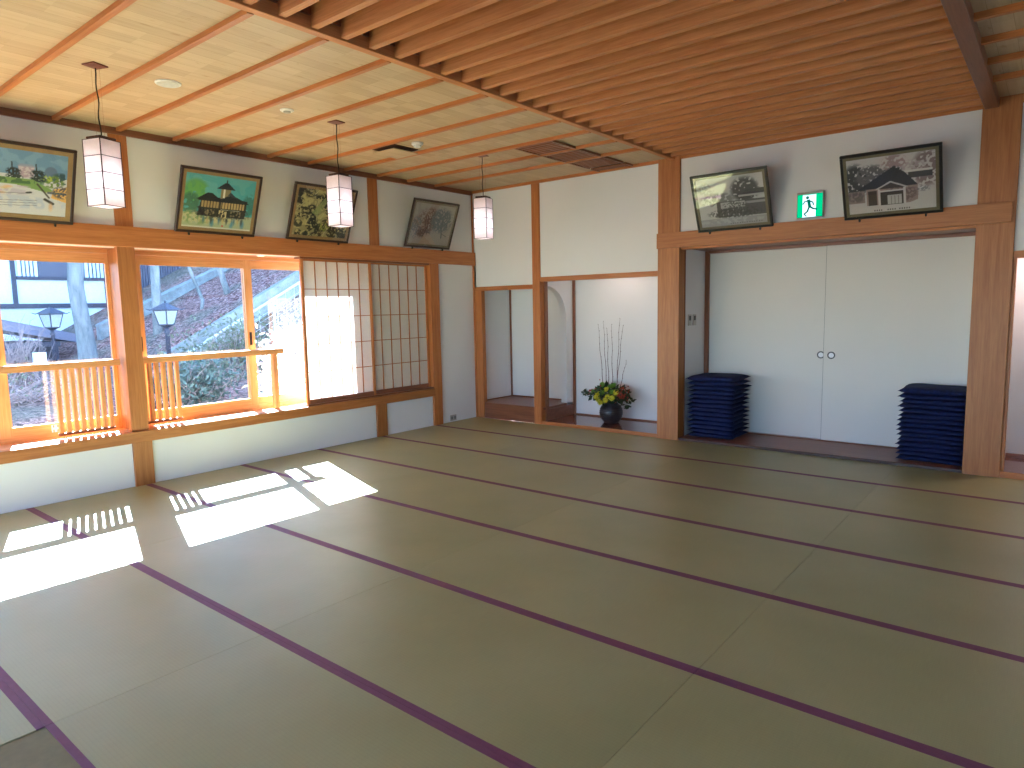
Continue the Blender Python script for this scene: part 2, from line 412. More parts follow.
trim(W['cedarx'], 3.155, 5.915, .02, .115, 2.185, 2.36)
trim(W['redx'], 3.155, 5.915, .115, DY, 2.20, 2.25)           # recess ceiling boards
# alcove with raised step
t = trim(W['redx'], .152, 1.068, .0, .02, 0, .222); t = trim(W['redx'], .05, 1.20, .02, DY, .19, .223)
trim(W['redx'], 1.19, 1.205, .12, DY, .04, .19)
trim(W['redz'], .05, .075, DY-.02, DY, .223, 1.95)
trim(W['redx'], .05, 1.11, DY-.012, DY, .223, .243)
trim(W['redy'], .05, .062, .06, DY, .223, .238)
# tokonoma
trim(W['glossx'], 1.19, 2.95, .0, DY, 0, .040)
trim(W['cedarx'], 1.19, 2.89, -.012, .0, 0, .045)
trim(W['redz'], 1.20, 1.235, DY-.03, DY, .04, 2.25)
trim(W['redx'], 1.235, 2.95, DY-.012, DY, .04, .058)
# closet recess
trim(W['redx'], 3.155, 5.93, -.0, DY, 0, .030)
trim(W['darkx'], 3.155, 5.915, -.008, .0, 0, .030)
trim(W['redz'], 3.15, 3.205, DY-.055, DY, .03, 2.2)
trim(W['redz'], 3.15, 3.16, .0+.12, .14, .03, 2.2)
trim(W['redx'], 3.205, 5.93, DY-.09, DY, .03, .042)
trim(W['redx'], 3.205, 5.93, DY-.09, DY, 2.168, 2.2)
# right alcove
trim(W['glossx'], 6.19, XR, .0, DY, 0, .05)
trim(W['cedarx'], 6.19, XR, -.012, .0, 0, .055)
trim(W['redx'], 6.19, XR, DY-.03, DY, .05, .085)
HP = plain('pale_door_pull', (236, 238, 242), .3); HR = plain('dark_pull_ring', (62, 62, 66), .35, metal=.6)
for i, (a, b, hx, yo) in enumerate(((3.206, 4.562, 4.495, 0), (4.527, 5.925, 4.609, -.03))):
    d = sempty('door_%d' % (i+1)); y = DY-.045+yo+.015
    B('door_panel', FUS, a, b, y, y+.025, .043, 2.167, d)
    B('door_edge', HR, (4.5265 if i else 4.5615), (4.529 if i else 4.564), y-.001, y+.025, .043, 2.167, d)
    mm = MB(); mm.lathe([(.040, 0), (.040, .007), (.028, .007), (.028, 0)], 28); h = mm.build('pull_ring', HR, d)
    h.rotation_euler = (math.pi/2, 0, 0); h.location = (hx, y, .985)
    mm = MB(); mm.lathe([(.0275, 0), (.0275, .005)], 24); h2 = mm.build('door_handle', HP, d)
    h2.rotation_euler = (math.pi/2, 0, 0); h2.location = (hx, y, .985)

# remaining walls (behind and right of the photographer)
m = MB(); m.box(XR, XR+.12, YF, DY, -.1, ZC+.3); struct(m.build('wall_right', PLA))
m = MB(); m.box(-.4, XR+.1, YF-.12, YF, -.1, .6); m.box(-.4, XR+.1, YF-.12, YF, 2.5, ZC+.3)
m.box(-.4, 1.2, YF-.12, YF, .6, 2.5); m.box(7.2, XR+.1, YF-.12, YF, .6, 2.5); struct(m.build('wall_front', PLA))
wn = sempty('window_3'); fr = MB()
for x in (1.2, 3.2, 5.2, 7.14): fr.box(x, x+.06, YF-.1, YF-.04, .6, 2.5)
fr.box(1.2, 7.2, YF-.1, YF-.04, .6, .66); fr.box(1.2, 7.2, YF-.1, YF-.04, 2.44, 2.5); fr.build('window_frame', W['lightz'], wn)
B('glass_pane', GLASS, 1.26, 7.14, YF-.072, YF-.068, .66, 2.44, wn)

# ------------------------------------------------------------------ ceiling
ce = sempty('ceiling')
B('ceiling_boards', CEIL, -.1, 3.04, YF, .1, ZC-.015, ZC+.015, ce)
B('ceiling_boards', CEIL, 6.02, XR, YF, .1, ZC+.03, ZC+.06, ce)
B('plenum_boards', W['redx'], 3.0, 6.04, YF, .1, 3.50, 3.53, ce)
B('cross_beam', W['slaty'], 3.035, 3.095, YF, 0, 3.176, 3.50, ce, bev=.003)
B('cross_beam', W['redy'], 5.93, 6.03, YF, 0, 3.165, 3.50, ce, bev=.003)
for k in range(1, 20):
    y = -.245-.4845*k
    if y < YF: break
    B('batten', W['cedarx'], .0, 3.04, y-.019, y+.019, 3.170, ZC-.015, ce)
    if k < 16: B('batten', W['cedarx'], 6.03, XR, y-.019, y+.019, 3.205, ZC+.03, ce)
for k in range(42):
    y = -.115-.2095*k
    if y < YF+.1: break
    B('slat', W['slatx'], 3.095, 5.93, y-.023, y+.023, 3.190, 3.385, ce)
    if k % 2 == 0: B('hanger_block', W['redx'], 3.5, 3.56, y-.02, y+.02, 3.385, 3.50, ce)
    B('end_board', W['redy'], 3.095, 3.11, y-.18, y-.03, 3.25, 3.5, ce)
DKSLOT = plain('dark_slot', (74, 44, 30), .8)
# four wooden air grilles
for i, (y0, y1) in enumerate(((-1.655, -1.225), (-1.17, -.745), (-.69, -.26), (-.2, -.04))):
    t = thing('air_grille', 'brown slatted ceiling grille, %s from the alcove wall' % ['fourth', 'third', 'second', 'nearest'][i], 'vent', (2.34, (y0+y1)/2, ZC-.015), 0, 'slatted grilles in the left ceiling')
    a = (y1-y0)/2
    B('dark_opening', DKSLOT, -.225, .225, -a, a, -.004, 0, t)
    B('frame_bar', W['redy'], -.235, -.215, -a, a, -.026, -.004, t); B('frame_bar', W['redy'], .215, .235, -a, a, -.026, -.004, t)
    for j in range(7 if i < 3 else 3):
        yy = -a+.03+j*(2*a-.06)/(6 if i < 3 else 2)
        B('grille_slat', W['redx'], -.215, .215, yy-.011, yy+.011, -.020, -.006, t)
t = thing('ceiling_air_outlet', 'square wooden panel lowered beneath a dark air outlet beside the smoke detector', 'vent', (1.15, -2.41, ZC-.015))
B('dark_opening', DKSLOT, -.165, .165, -.165, .165, -.006, 0, t)
B('cover_board', CEIL, -.165, .165, -.165, .165, -.046, -.036, t, bev=.003)
B('hanger_bar', DKSLOT, -.02, .02, -.02, .02, -.036, -.006, t)
WP = plain('white_plastic_disc', (226, 226, 220), .45)
t = thing('smoke_detector', 'white round smoke detector beside the air outlet on the ceiling', 'smoke detector', (1.52, -2.45, ZC-.015))
MB().lathe([(.055, 0), (.058, -.02), (.048, -.028)][::-1], 28).build('base', WP, t, True)
MB().lathe([(.02, -.05), (.036, -.045), (.036, -.028)], 24).build('sensor_head', WP, t, True)
t = thing('ceiling_speaker', 'large flat white speaker disc on the ceiling near the leftmost lantern', 'speaker', (1.515, -4.843, ZC-.015))
MB().lathe([(.085, 0), (.085, -.006), (.078, -.01)][::-1], 36).build('speaker_rim', WP, t)
MB().lathe([(.074, -.012), (.074, -.010)], 36).build('speaker_mesh', plain('grey_mesh', (196, 200, 196), .6), t)
t = thing('ceiling_sensor', 'small white round ceiling disc near the middle lantern', 'detector', (1.55, -3.914, ZC-.015))
MB().lathe([(.055, 0), (.055, -.006), (.045, -.012)][::-1], 32).build('rim', WP, t)
MB().lathe([(.026, -.022), (.03, -.012)], 24).build('detector_head', plain('grey_head', (170, 170, 160), .5), t)

# ------------------------------------------------------------------ pendant lanterns
BR = plain('dark_lantern_wood', (62, 34, 30), .4)
def lantern(label, x, y, rz, zb):
    t = thing('pendant_lantern', label, 'pendant lamp', (x, y, zb), rz, 'paper lanterns hanging from the left ceiling'); a = .076; H = .43
    B('shade_paper', LAMPP, -a, a, -a, a, .003, H-.004, t)
    # open the box: the paper is four walls and a floor
    o = t.children[0] if t.children else [q for q in COL.objects if q.parent == t][0]
    bm = bmesh.new(); bm.from_mesh(o.data); bm.faces.ensure_lookup_table()
    bmesh.ops.delete(bm, geom=[f for f in bm.faces if f.normal.z > .9], context='FACES_ONLY'); bm.to_mesh(o.data); bm.free()
    f = MB(); e = .0026
    for sx in (-1, 1):
        for sy in (-1, 1): f.box(sx*a-e, sx*a+e, sy*a-e, sy*a+e, 0, H)
    for i in range(5):
        z = e+(H-2*e)*i/4
        for s in (-1, 1):
            f.box(-a, a, s*a-e, s*a+e, z-e*.7, z+e*.7); f.box(s*a-e, s*a+e, -a, a, z-e*.7, z+e*.7)
    f.build('shade_frame', BR, t)
    B('cap', BR, -.062, .062, -.062, .062, H, H+.02, t, bev=.003)
    cx = MB(); L = ZC-zb-.035; pts = [(0.004*math.sin(k*1.1), .003*math.cos(k*.8), H+.02+(L-H-.02)*k/14) for k in range(15)]
    cx.tube(pts, .0042, 6).build('cord', plain('black_cord', (28, 22, 22), .6), t)
    wr = MB()
    for s in (-1, 1): wr.tube([(s*.035, 0, H+.02), (s*.035, 0, L)], .0007, 4)
    wr.build('hanging_wire', plain('thin_wire', (150, 110, 80), .5), t)
    B('ceiling_plate', plain('copper_plate', (112, 58, 44), .4), -.055, .055, -.055, .055, L+.012, L+.02, t, bev=.003)
    MB().lathe([(.016, .235), (.028, .26), (.022, .30), (.012, .33)], 16).build('bulb', emit('bulb_glass', (255, 240, 225), 2.5), t, True)
    d = bpy.data.lights.new('lantern_light', 'POINT'); d.energy = .62; d.color = (1, .90, .86); d.shadow_soft_size = .03
    lo = bpy.data.objects.new('lantern_light', d); COL.objects.link(lo); lo.parent = t; lo.location = (0, 0, .155)
lantern('leftmost hanging paper lantern, nearest and largest of the three', 1.524, -5.315, math.radians(20), 2.290)
lantern('middle hanging paper lantern, in front of the dark green framed print', 1.550, -3.432, math.radians(7), 2.310)
lantern('far hanging paper lantern near the corner, smallest of the three', 1.605, -1.588, math.radians(13), 2.318)

# ------------------------------------------------------------------ pictures
def canvas(W_, H_, c): a = np.zeros((H_, W_, 3)); a[:] = np.array(c)/255.; return a
def grid(a):
    h, w_ = a.shape[:2]; return (np.arange(w_)+.5)[None, :]/w_*np.ones((h, 1)), (np.arange(h)+.5)[:, None]/h*np.ones((1, w_))
def blend(a, mask, c, k=1.):
    mask = np.clip(mask, 0, 1)[..., None]*k; a[:] = a*(1-mask)+np.array(c)/255.*mask
def ell(a, x, y, rx, ry, c, k=1., soft=.15):
    u, v = grid(a); d = np.sqrt(((u-x)/rx)**2+((v-y)/ry)**2); blend(a, (1-d)/soft, c, k)
def rect(a, x0, x1, y0, y1, c, k=1.):
    u, v = grid(a); blend(a, ((u > x0) & (u < x1) & (v > y0) & (v < y1)).astype(float), c, k)
def polyf(a, P_, c, k=1.):
    u, v = grid(a); ins = np.zeros(u.shape, bool); n_ = len(P_)
    for i in range(n_):
        (x0, y0), (x1, y1) = P_[i], P_[(i+1) % n_]
        if y0 == y1: continue
        cr = ((y0 > v) != (y1 > v)) & (u < (x1-x0)*(v-y0)/(y1-y0)+x0); ins ^= cr
    blend(a, ins.astype(float), c, k)
def seg(a, x0, y0, x1, y1, wd, c, k=1.):
    u, v = grid(a); dx, dy = x1-x0, y1-y0; t_ = np.clip(((u-x0)*dx+(v-y0)*dy)/(dx*dx+dy*dy+1e-9), 0, 1)
    d = np.hypot(u-x0-t_*dx, (v-y0-t_*dy)*.75); blend(a, (wd-d)/wd*2, c, k)
def nz(shape, s):
    h, w_ = shape; g = RNG.rand(int(h/s)+3, int(w_/s)+3); yy = np.arange(h)/s; xx = np.arange(w_)/s
    yi, xi = yy.astype(int), xx.astype(int); fy, fx = (yy-yi)[:, None], (xx-xi)[None, :]
    return (g[yi][:, xi]*(1-fy)*(1-fx)+g[yi][:, xi+1]*(1-fy)*fx+g[yi+1][:, xi]*fy*(1-fx)+g[yi+1][:, xi+1]*fy*fx)
def blot(a, x, y, rx, ry, c, s=3, k=1., th=.45):
    u, v = grid(a); d = np.sqrt(((u-x)/rx)**2+((v-y)/ry)**2); n_ = nz(u.shape, s)
    blend(a, np.clip((1.15-d)*3, 0, 1)*(n_ > th), c, k)
CW, CH = 150, 110
def art_river():
    a = canvas(CW, CH, (206, 206, 214)); u, v = grid(a)
    rect(a, 0, 1, .62, 1, (112, 148, 186)); blot(a, .5, .85, .6, .2, (136, 168, 200), 8, .6)
    rect(a, .51, .67, .58, .76, (204, 190, 202)); blot(a, .59, .67, .09, .09, (150, 120, 150), 2, .5); polyf(a, [(.5, .75), (.68, .75), (.65, .79), (.53, .79)], (150, 150, 180), .7)
    ell(a, .83, .7, .07, .1, (96, 116, 150)); blot(a, .95, .62, .12, .09, (52, 84, 90), 4)
    blot(a, .84, .56, .12, .1, (104, 132, 56), 3); blot(a, .8, .6, .05, .05, (170, 184, 70), 2); blot(a, .3, .35, .35, .06, (180, 170, 200), 5, .7); blot(a, .5, .2, .5, .1, (176, 186, 214), 6, .7)
    for x in (.47, .70): 
        blot(a, x, .66, .07, .06, (30, 40, 52), 2, 1, .25); blot(a, x+.01, .58, .08, .05, (36, 52, 56), 2, 1, .25); seg(a, x, .56, x-.02, .8, .008, (34, 36, 46))
    polyf(a, [(0, .56), (.66, .56), (.86, .42), (.8, .38), (.5, .46), (0, .47)], (126, 158, 84)); blot(a, .4, .52, .4, .04, (60, 96, 60), 4, .8)
    for i in range(9): ell(a, .1+RNG.rand()*.75, .3+RNG.rand()*.16, .06, .025, [(220, 180, 110), (230, 160, 110), (190, 170, 200)][i % 3], .7, .8)
    polyf(a, [(.86, .44), (1, .5), (1, .24), (.84, .3)], (224, 176, 96)); blot(a, .95, .4, .1, .1, (70, 66, 84), 2, .8)
    rect(a, .8, 1, .36, .4, (70, 80, 100), .8); seg(a, .7, .5, .82, .3, .012, (64, 54, 50))
    seg(a, .78, .27, .86, .21, .02, (36, 34, 40)); seg(a, .6, .35, .64, .36, .014, (40, 40, 50)); ell(a, .84, .16, .03, .1, (226, 170, 110), .7, .8)
    for y in (.1, .14, .18): seg(a, .1, y, .7, y+.06, .004, (110, 110, 130), .8)
    seg(a, .15, .3, .6, .34, .005, (110, 110, 120), .8); return a
def art_pagoda():
    a = canvas(CW, CH, (96, 172, 178)); blot(a, .5, .8, .6, .3, (120, 184, 184), 10, .6)
    blot(a, .16, .68, .17, .22, (104, 164, 80), 9, .8, .3); blot(a, .14, .66, .15, .2, (120, 180, 84), 5, .7, .4); blot(a, .1, .45, .12, .2, (70, 118, 90), 5, .9, .3); blot(a, .93, .5, .1, .22, (66, 128, 120), 5, .9, .2)
    rect(a, 0, 1, 0, .28, (190, 184, 140), .8); blot(a, .3, .2, .5, .12, (210, 200, 150), 5, .7); blot(a, .2, .2, .2, .14, (120, 150, 90), 4, .7)
    for x in (.42, .7, .86): ell(a, x, .12, .04, .12, (70, 130, 170), .8, .7)
    def roof(x0, x1, y, h, pk=None):
        pk = pk or (x0+x1)/2; polyf(a, [(x0-.03, y), (x1+.03, y), (pk+(x1-x0)*.12, y+h), (pk-(x1-x0)*.12, y+h)], (28, 34, 40))
    blot(a, .55, .3, .4, .14, (60, 64, 62), 3, .6, .5); polyf(a, [(.2, .24), (.88, .24), (.9, .58), (.6, .62), (.24, .56)], (44, 44, 42))
    rect(a, .24, .5, .4, .54, (176, 150, 98)); rect(a, .52, .86, .4, .54, (196, 170, 112)); rect(a, .3, .44, .26, .36, (150, 134, 96)); rect(a, .5, .62, .22, .36, (214, 200, 150)); rect(a, .66, .82, .26, .36, (138, 124, 92)); rect(a, .5, .64, .58, .78, (150, 134, 92))
    for x in np.linspace(.24, .87, 16): seg(a, x, .24, x, .56, .007, (28, 28, 32))
    rect(a, .2, .9, .37, .4, (34, 36, 40)); rect(a, .2, .9, .52, .55, (34, 36, 40)); rect(a, .52, .8, .37, .385, (200, 196, 180)); blot(a, .55, .3, .34, .08, (24, 26, 30), 3, .9, .5)
    roof(.2, .5, .54, .13); roof(.48, .9, .53, .12, .66); roof(.46, .68, .76, .12); polyf(a, [(.6, .66), (.76, .6), (.64, .72)], (60, 66, 70)); seg(a, .57, .86, .57, .93, .01, (28, 30, 34))
    rect(a, .53, .56, .60, .76, (236, 230, 206)); 
    for i in range(12): x = .24+i*.055; ell(a, x, .17, .022, .1, [(214, 196, 140), (70, 110, 140), (196, 170, 110), (50, 56, 60)][i % 4], .8, .8)
    rect(a, .0, 1, 0, .035, (224, 220, 210), .8); rect(a, .56, .585, .05, .08, (200, 50, 40)); return a
def art_print():
    a = canvas(CW, CH, (150, 142, 96)); blot(a, .5, .5, .7, .7, (196, 184, 120), 5, .7, .5)
    for i in range(70): 
        x, y = RNG.rand(), RNG.rand(); blot(a, x, y, .03+.07*RNG.rand(), .03+.07*RNG.rand(), (34, 38, 34), 2+RNG.rand()*3, .9, .42)
    for i in range(18):
        x, y = RNG.rand(), RNG.rand(); seg(a, x, y, x+.2*(RNG.rand()-.3), y+.3*(RNG.rand()-.2), .007, (206, 196, 140), .8)
    polyf(a, [(.3, .5), (.5, .85), (.55, .75), (.4, .45)], (150, 160, 96), .8); blot(a, .55, .22, .1, .1, (140, 152, 60), 3, .8); return a
def art_trees():
    a = canvas(CW, CH, (150, 146, 138)); blot(a, .5, .8, .6, .3, (170, 168, 160), 8, .5)
    blot(a, .3, .5, .2, .34, (108, 84, 78), 3, .9); blot(a, .42, .6, .14, .3, (76, 44, 38), 2, .9, .5); blot(a, .12, .4, .13, .26, (88, 96, 106), 3, .8); blot(a, .7, .62, .26, .3, (72, 84, 94), 4, .9, .35)
    blot(a, .32, .28, .16, .1, (52, 40, 36), 2, .9, .3); polyf(a, [(.25, 0), (.7, 0), (.46, .28), (.36, .28)], (168, 148, 126), .8)
    seg(a, .72, .6, .78, .2, .02, (70, 78, 86)); seg(a, .76, .3, .9, .24, .01, (76, 80, 86)); seg(a, .36, .7, .4, .25, .012, (50, 30, 26)); seg(a, .3, .6, .38, .3, .01, (50, 30, 26)); return a
def art_photo_a():
    a = canvas(CW, CH, (186, 188, 186)); blot(a, .15, .78, .12, .14, (150, 150, 146), 3, .8)
    blot(a, .72, .7, .2, .24, (58, 60, 62), 4, 1, .3); blot(a, .3, .55, .26, .14, (104, 106, 104), 4, .8)
    rect(a, .28, 1, .18, .5, (72, 74, 74)); polyf(a, [(.62, .52), (1, .6), (1, .7), (.74, .7)], (44, 46, 50)); rect(a, .62, 1, .56, .6, (172, 172, 170)); rect(a, .7, 1, .42, .46, (150, 150, 150))
    rect(a, .34, .7, .36, .48, (176, 176, 172)); blot(a, .55, .42, .18, .06, (60, 60, 60), 2, .8); 
    for x in (.36, .44, .52, .6, .66): seg(a, x, .2, x, .38, .01, (150, 150, 148))
    blot(a, .55, .26, .4, .1, (50, 52, 52), 3, .9); rect(a, 0, 1, 0, .16, (150, 152, 154)); blot(a, .5, .1, .5, .05, (176, 178, 180), 5, .7)
    for i in range(14): rect(a, .45+i*.035, .45+i*.035+.014, .035, .055, (60, 60, 60), .8)
    return a
def art_photo_b():
    a = canvas(CW, CH, (196, 192, 190)); blot(a, .1, .6, .16, .3, (54, 58, 66), 4, 1, .3); blot(a, .3, .66, .2, .2, (92, 90, 94), 3, 1, .35)
    blot(a, .55, .84, .14, .16, (150, 128, 132), 3, .9); blot(a, .9, .7, .16, .3, (118, 100, 104), 3, .9, .4); blot(a, .75, .75, .14, .12, (172, 160, 164), 3, .8)
    rect(a, 0, .2, .2, .42, (140, 124, 122)); blot(a, .1, .32, .1, .1, (90, 84, 84), 3, .7)
    rect(a, .58, .96, .66, .7, (206, 206, 204)); rect(a, .7, .96, .56, .66, (50, 52, 60))
    rect(a, .22, .8, .14, .46, (150, 130, 126)); rect(a, .24, .34, .14, .4, (60, 52, 54)); blot(a, .6, .3, .2, .14, (100, 84, 84), 2, .8)
    polyf(a, [(.12, .44), (.8, .44), (.66, .68), (.6, .74), (.5, .76), (.42, .7)], (36, 38, 56)); blot(a, .55, .72, .08, .08, (30, 32, 48), 2)
    polyf(a, [(.32, .42), (.7, .42), (.5, .55)], (190, 186, 182)); polyf(a, [(.36, .42), (.66, .42), (.5, .52)], (58, 52, 56))
    rect(a, .36, .66, .36, .39, (206, 204, 198)); rect(a, .36, .66, .12, .36, (52, 46, 48)); rect(a, .46, .62, .14, .3, (186, 184, 178))
    for x in (.365, .655): rect(a, x-.012, x+.012, .12, .42, (204, 200, 196))
    for x in (.5, .54, .58): rect(a, x, x+.01, .14, .28, (110, 106, 104))
    polyf(a, [(0, 0), (1, 0), (1, .36), (.86, .3), (.84, .2), (.7, .13), (.2, .12), (0, .14)], (198, 194, 190)); rect(a, .82, .9, .34, .4, (208, 208, 206)); blot(a, .86, .36, .08, .05, (100, 100, 104), 2, .6)
    for i in range(16):
        if i in (4, 5, 10): continue
        rect(a, .3+i*.026, .3+i*.026+.014, .03, .055, (50, 48, 50), .9)
    return a
def picture(label, loc, rz, lean, arr, framem, matm, mw, group):
    t = thing('framed_picture', label, 'picture', loc, rz, group); t.rotation_euler = (lean, 0, rz)   # local: x right, z up, y = into wall
    Wd, Hd = .80, .612; f = .024
    fr = MB()
    for x0, x1, z0, z1 in ((-Wd/2, Wd/2, 0, f), (-Wd/2, Wd/2, Hd-f, Hd), (-Wd/2, -Wd/2+f, f, Hd-f), (Wd/2-f, Wd/2, f, Hd-f)): fr.box(x0, x1, -.012, .018, z0, z1, .003)
    fr.build('frame', framem, t)
    mt = MB(); f2 = f+mw
    for x0, x1, z0, z1 in ((-Wd/2+f, Wd/2-f, f, f2), (-Wd/2+f, Wd/2-f, Hd-f2, Hd-f), (-Wd/2+f, -Wd/2+f2, f2, Hd-f2), (Wd/2-f2, Wd/2-f, f2, Hd-f2)): mt.box(x0, x1, -.004, .004, z0, z1)
    mt.build('mount', matm, t)
    h, w_ = arr.shape[:2]; x = np.linspace(-Wd/2+f2-.002, Wd/2-f2+.002, w_); z = np.linspace(f2-.002, Hd-f2+.002, h)
    vs = [(xx, 0.001, zz) for zz in z for xx in x]; fs = [(j*w_+i, j*w_+i+1, (j+1)*w_+i+1, (j+1)*w_+i) for j in range(h-1) for i in range(w_-1)]
    me = bpy.data.meshes.new('picture_sheet'); me.from_pydata(vs, [], fs); at = me.color_attributes.new('paint', 'FLOAT_COLOR', 'POINT')
    lin = np.where(arr <= .04045, arr/12.92, ((arr+.055)/1.055)**2.4); buf = np.ones((h*w_, 4)); buf[:, :3] = lin.reshape(-1, 3); at.data.foreach_set('color', buf.ravel())
    me.materials.append(PAINT); o = bpy.data.objects.new('picture_sheet', me); COL.objects.link(o); o.parent = t
    B('backing_board', plain('backing', (120, 96, 70), .8), -Wd/2+.01, Wd/2-.01, .006, .014, .01, Hd-.01, t)
    B('picture_glass', PGLASS, -Wd/2+f, Wd/2-f, -.0075, -.0065, f, Hd-f, t)
    for s in (-.27, .27):
        B('hook', plain('iron_hook', (20, 18, 18), .4), s-.006, s+.006, -.022, .0, -.022, .0, t)
FD = plain('dark_brown_frame', (52, 34, 28), .35); FB = plain('black_frame', (26, 24, 24), .35)
MG = plain('gold_cloth_mount', (150, 122, 78), .6); MO = plain('olive_mount', (112, 104, 78), .6)
GL = 'framed pictures leaning above the window rail'; GB = 'framed photographs above the closet doors'
rzL = math.radians(90)
for lab, yc, zb, lean, arr, fm, mm_, mw in (
    ('framed river painting with trees and boats, cut by the left picture edge', -5.44, 2.330, .40, art_river(), FD, MG, .034),
    ('framed painting of a dark roofed pagoda on teal sky, between two lanterns', -3.80, 2.340, .382, art_pagoda(), FD, MG, .030),
    ('framed dark green etching half hidden behind the middle lantern', -2.626, 2.347, .384, art_print(), FD, MG, .030),
    ('framed muted painting of reddish and blue grey trees nearest the corner', -.95, 2.366, .372, art_trees(), FD, MO, .022)):
    picture(lab, (.06, yc, zb), rzL, lean, arr, fm, mm_, mw, GL)
picture('black and white framed photo left of the green exit sign', (3.803, -.075, 2.345), 0, .411, art_photo_a(), FB, MO, .026, GB)
picture('black framed old photo of a dark roofed house, right of the exit sign', (5.273, -.075, 2.338), 0, .464, art_photo_b(), FB, MO, .026, GB)

# ------------------------------------------------------------------ exit sign
t = thing('exit_sign', 'green and white emergency exit sign with a running figure above the closet', 'sign', (4.543, 0, 2.405))
B('housing', plain('sign_housing', (176, 172, 164), .4), -.125, .125, -.045, 0, -.006, .245, t, bev=.004)
B('green_panel', emit('sign_green', (20, 200, 120), .75), -.117, .117, -.0475, -.045, .0, .220, t)
B('white_doorway', emit('sign_white', (236, 255, 250), .95), -.068, .058, -.0485, -.0475, .0, .214, t)
mm = MB(); y = -.0492
def limb(p, q, wd):
    p, q = Vector((p[0], y, p[1])), Vector((q[0], y, q[1])); d = (q-p).normalized(); n_ = Vector((-d.z, 0, d.x))*wd/2
    mm.prism([p+n_-d*wd*.3, q+n_+d*wd*.3, q-n_+d*wd*.3, p-n_-d*wd*.3], (0, -.0006, 0))
mm.prism([(-.022+.015*math.cos(a), y, .188+.015*math.sin(a)) for a in [i*math.pi/8 for i in range(16)]], (0, -.0006, 0))
limb((-.012, .16), (.0, .10), .028); limb((-.012, .158), (-.05, .15), .011); limb((-.05, .15), (-.062, .128), .011); limb((-.008, .158), (.028, .14), .011); limb((.028, .14), (.036, .115), .011)
limb((.0, .10), (.034, .078), .016); limb((.034, .078), (.066, .07), .014); limb((-.004, .10), (-.02, .055), .016); limb((-.02, .055), (-.05, .03), .014); limb((-.05, .03), (-.03, .01), .01)
mm.build('running_figure', emit('sign_figure', (16, 120, 84), .5), t)

# wall switches on the closet side wall
for i, yy in enumerate((.27, .40)):
    t = thing('light_switch', '%s of the two grey switch plates left of the closet doors' % ('front, nearer the hall,' if i == 0 else 'rear'), 'light switch', (3.15, yy, 1.385), 0, 'switches on the closet side wall')
    B('switch_plate', plain('switch_grey', (188, 186, 180), .4), 0, .008, -.045, .045, -.065, .065, t, bev=.002)
    B('switch_key', plain('switch_dark', (70, 76, 72), .4), .008, .012, -.022, .022, -.005, .048, t)

# ------------------------------------------------------------------ floor cushions (zabuton)
NAVY = NT('navy_cushion_cloth'); v = NAVY.coord(); NAVY = NAVY.bsdf(NAVY.ramp(NAVY.noise(v, 40, 4), [(.3, s2l((18, 22, 52))), (.7, s2l((30, 38, 84)))]), .8, NAVY.noise(v, 300, 2), .3, .001, spec=.2)
def cushion_mesh(seed, th):
    rs = np.random.RandomState(seed); n = 18; b = bmesh.new(); g = {}
    ph = rs.rand(6)*6.28
    for s in (1, -1):
        for i in range(n+1):
            for j in range(n+1):
                u, v = i/n*2-1, j/n*2-1; edge = i in (0, n) or j in (0, n)
                if s == -1 and edge: g[s, i, j] = g[1, i, j]; continue
                h = ((1-u**4)*(1-v**4))**.42*th/2*(1.0+.05*math.sin(4*u+ph[0])*math.sin(5*v+ph[1]))
                pin = 1-.035*(1-abs(v)**3)*abs(u)-0; pin2 = 1-.035*(1-abs(u)**3)*abs(v)
                wz = .004*math.sin(3*u+ph[2])*math.cos(3*v+ph[3])-(.006*(abs(u)*abs(v))**3)
                g[s, i, j] = b.verts.new((u*.272*pin, v*.262*pin2, s*h+wz))
    for s in (1, -1):
        for i in range(n):
            for j in range(n):
                f = [g[s, i, j], g[s, i+1, j], g[s, i+1, j+1], g[s, i, j+1]]
                b.faces.new(f if s == 1 else f[::-1])
    me = bpy.data.meshes.new('floor_cushion'); b.to_mesh(me); b.free(); me.materials.append(NAVY)
    me.polygons.foreach_set('use_smooth', [True]*len(me.polygons)); return me
def tassel(o, th):
    mb = MB(); mb.tube([(.262, -.25, 0), (.28, -.262, -.006), (.284, -.27, -.012)], [.004, .006, .003], 6); mb.build('corner_tassel', NAVY, o)
CM = [cushion_mesh(s, .062) for s in range(4)]
def stack(x, y, z0, n, pitch, where, grp, jit, seed):
    rs = random.Random(seed)
    for i in range(n):
        k = n-1-i                      # from top
        which = 'topmost' if k == 0 else ('lowest' if i == 0 else ORD[k]+' from the top')
        o = bpy.data.objects.new('floor_cushion', CM[rs.randrange(4)]); COL.objects.link(o)
        tag(o, 'navy floor cushion, %s in the stack %s' % (which, where), 'cushion', grp)
        big = 1.03 if k > 2 else 1.05
        o.scale = (big, big, pitch/.052*(1.25 if k == 0 else 1.0))
        o.location = (x+rs.uniform(-jit, jit)+(.012 if k == 2 else 0), y+rs.uniform(-jit, jit), z0+pitch*(i+.5)+(.006 if k == 0 else 0)); o.rotation_euler = (0, 0, rs.uniform(-.02, .02)+rs.choice((0, math.pi)))
        if not jit or k % 1 == 0: tassel(o, .06)
stack(3.466, .385, .032, 14, .0502, 'left of the closet doors', 'navy cushions in the left stack', .006, 3)
stack(5.640, .365, .032, 15, .0462, 'beside the right hand pillar', 'navy cushions in the right stack', .007, 9)

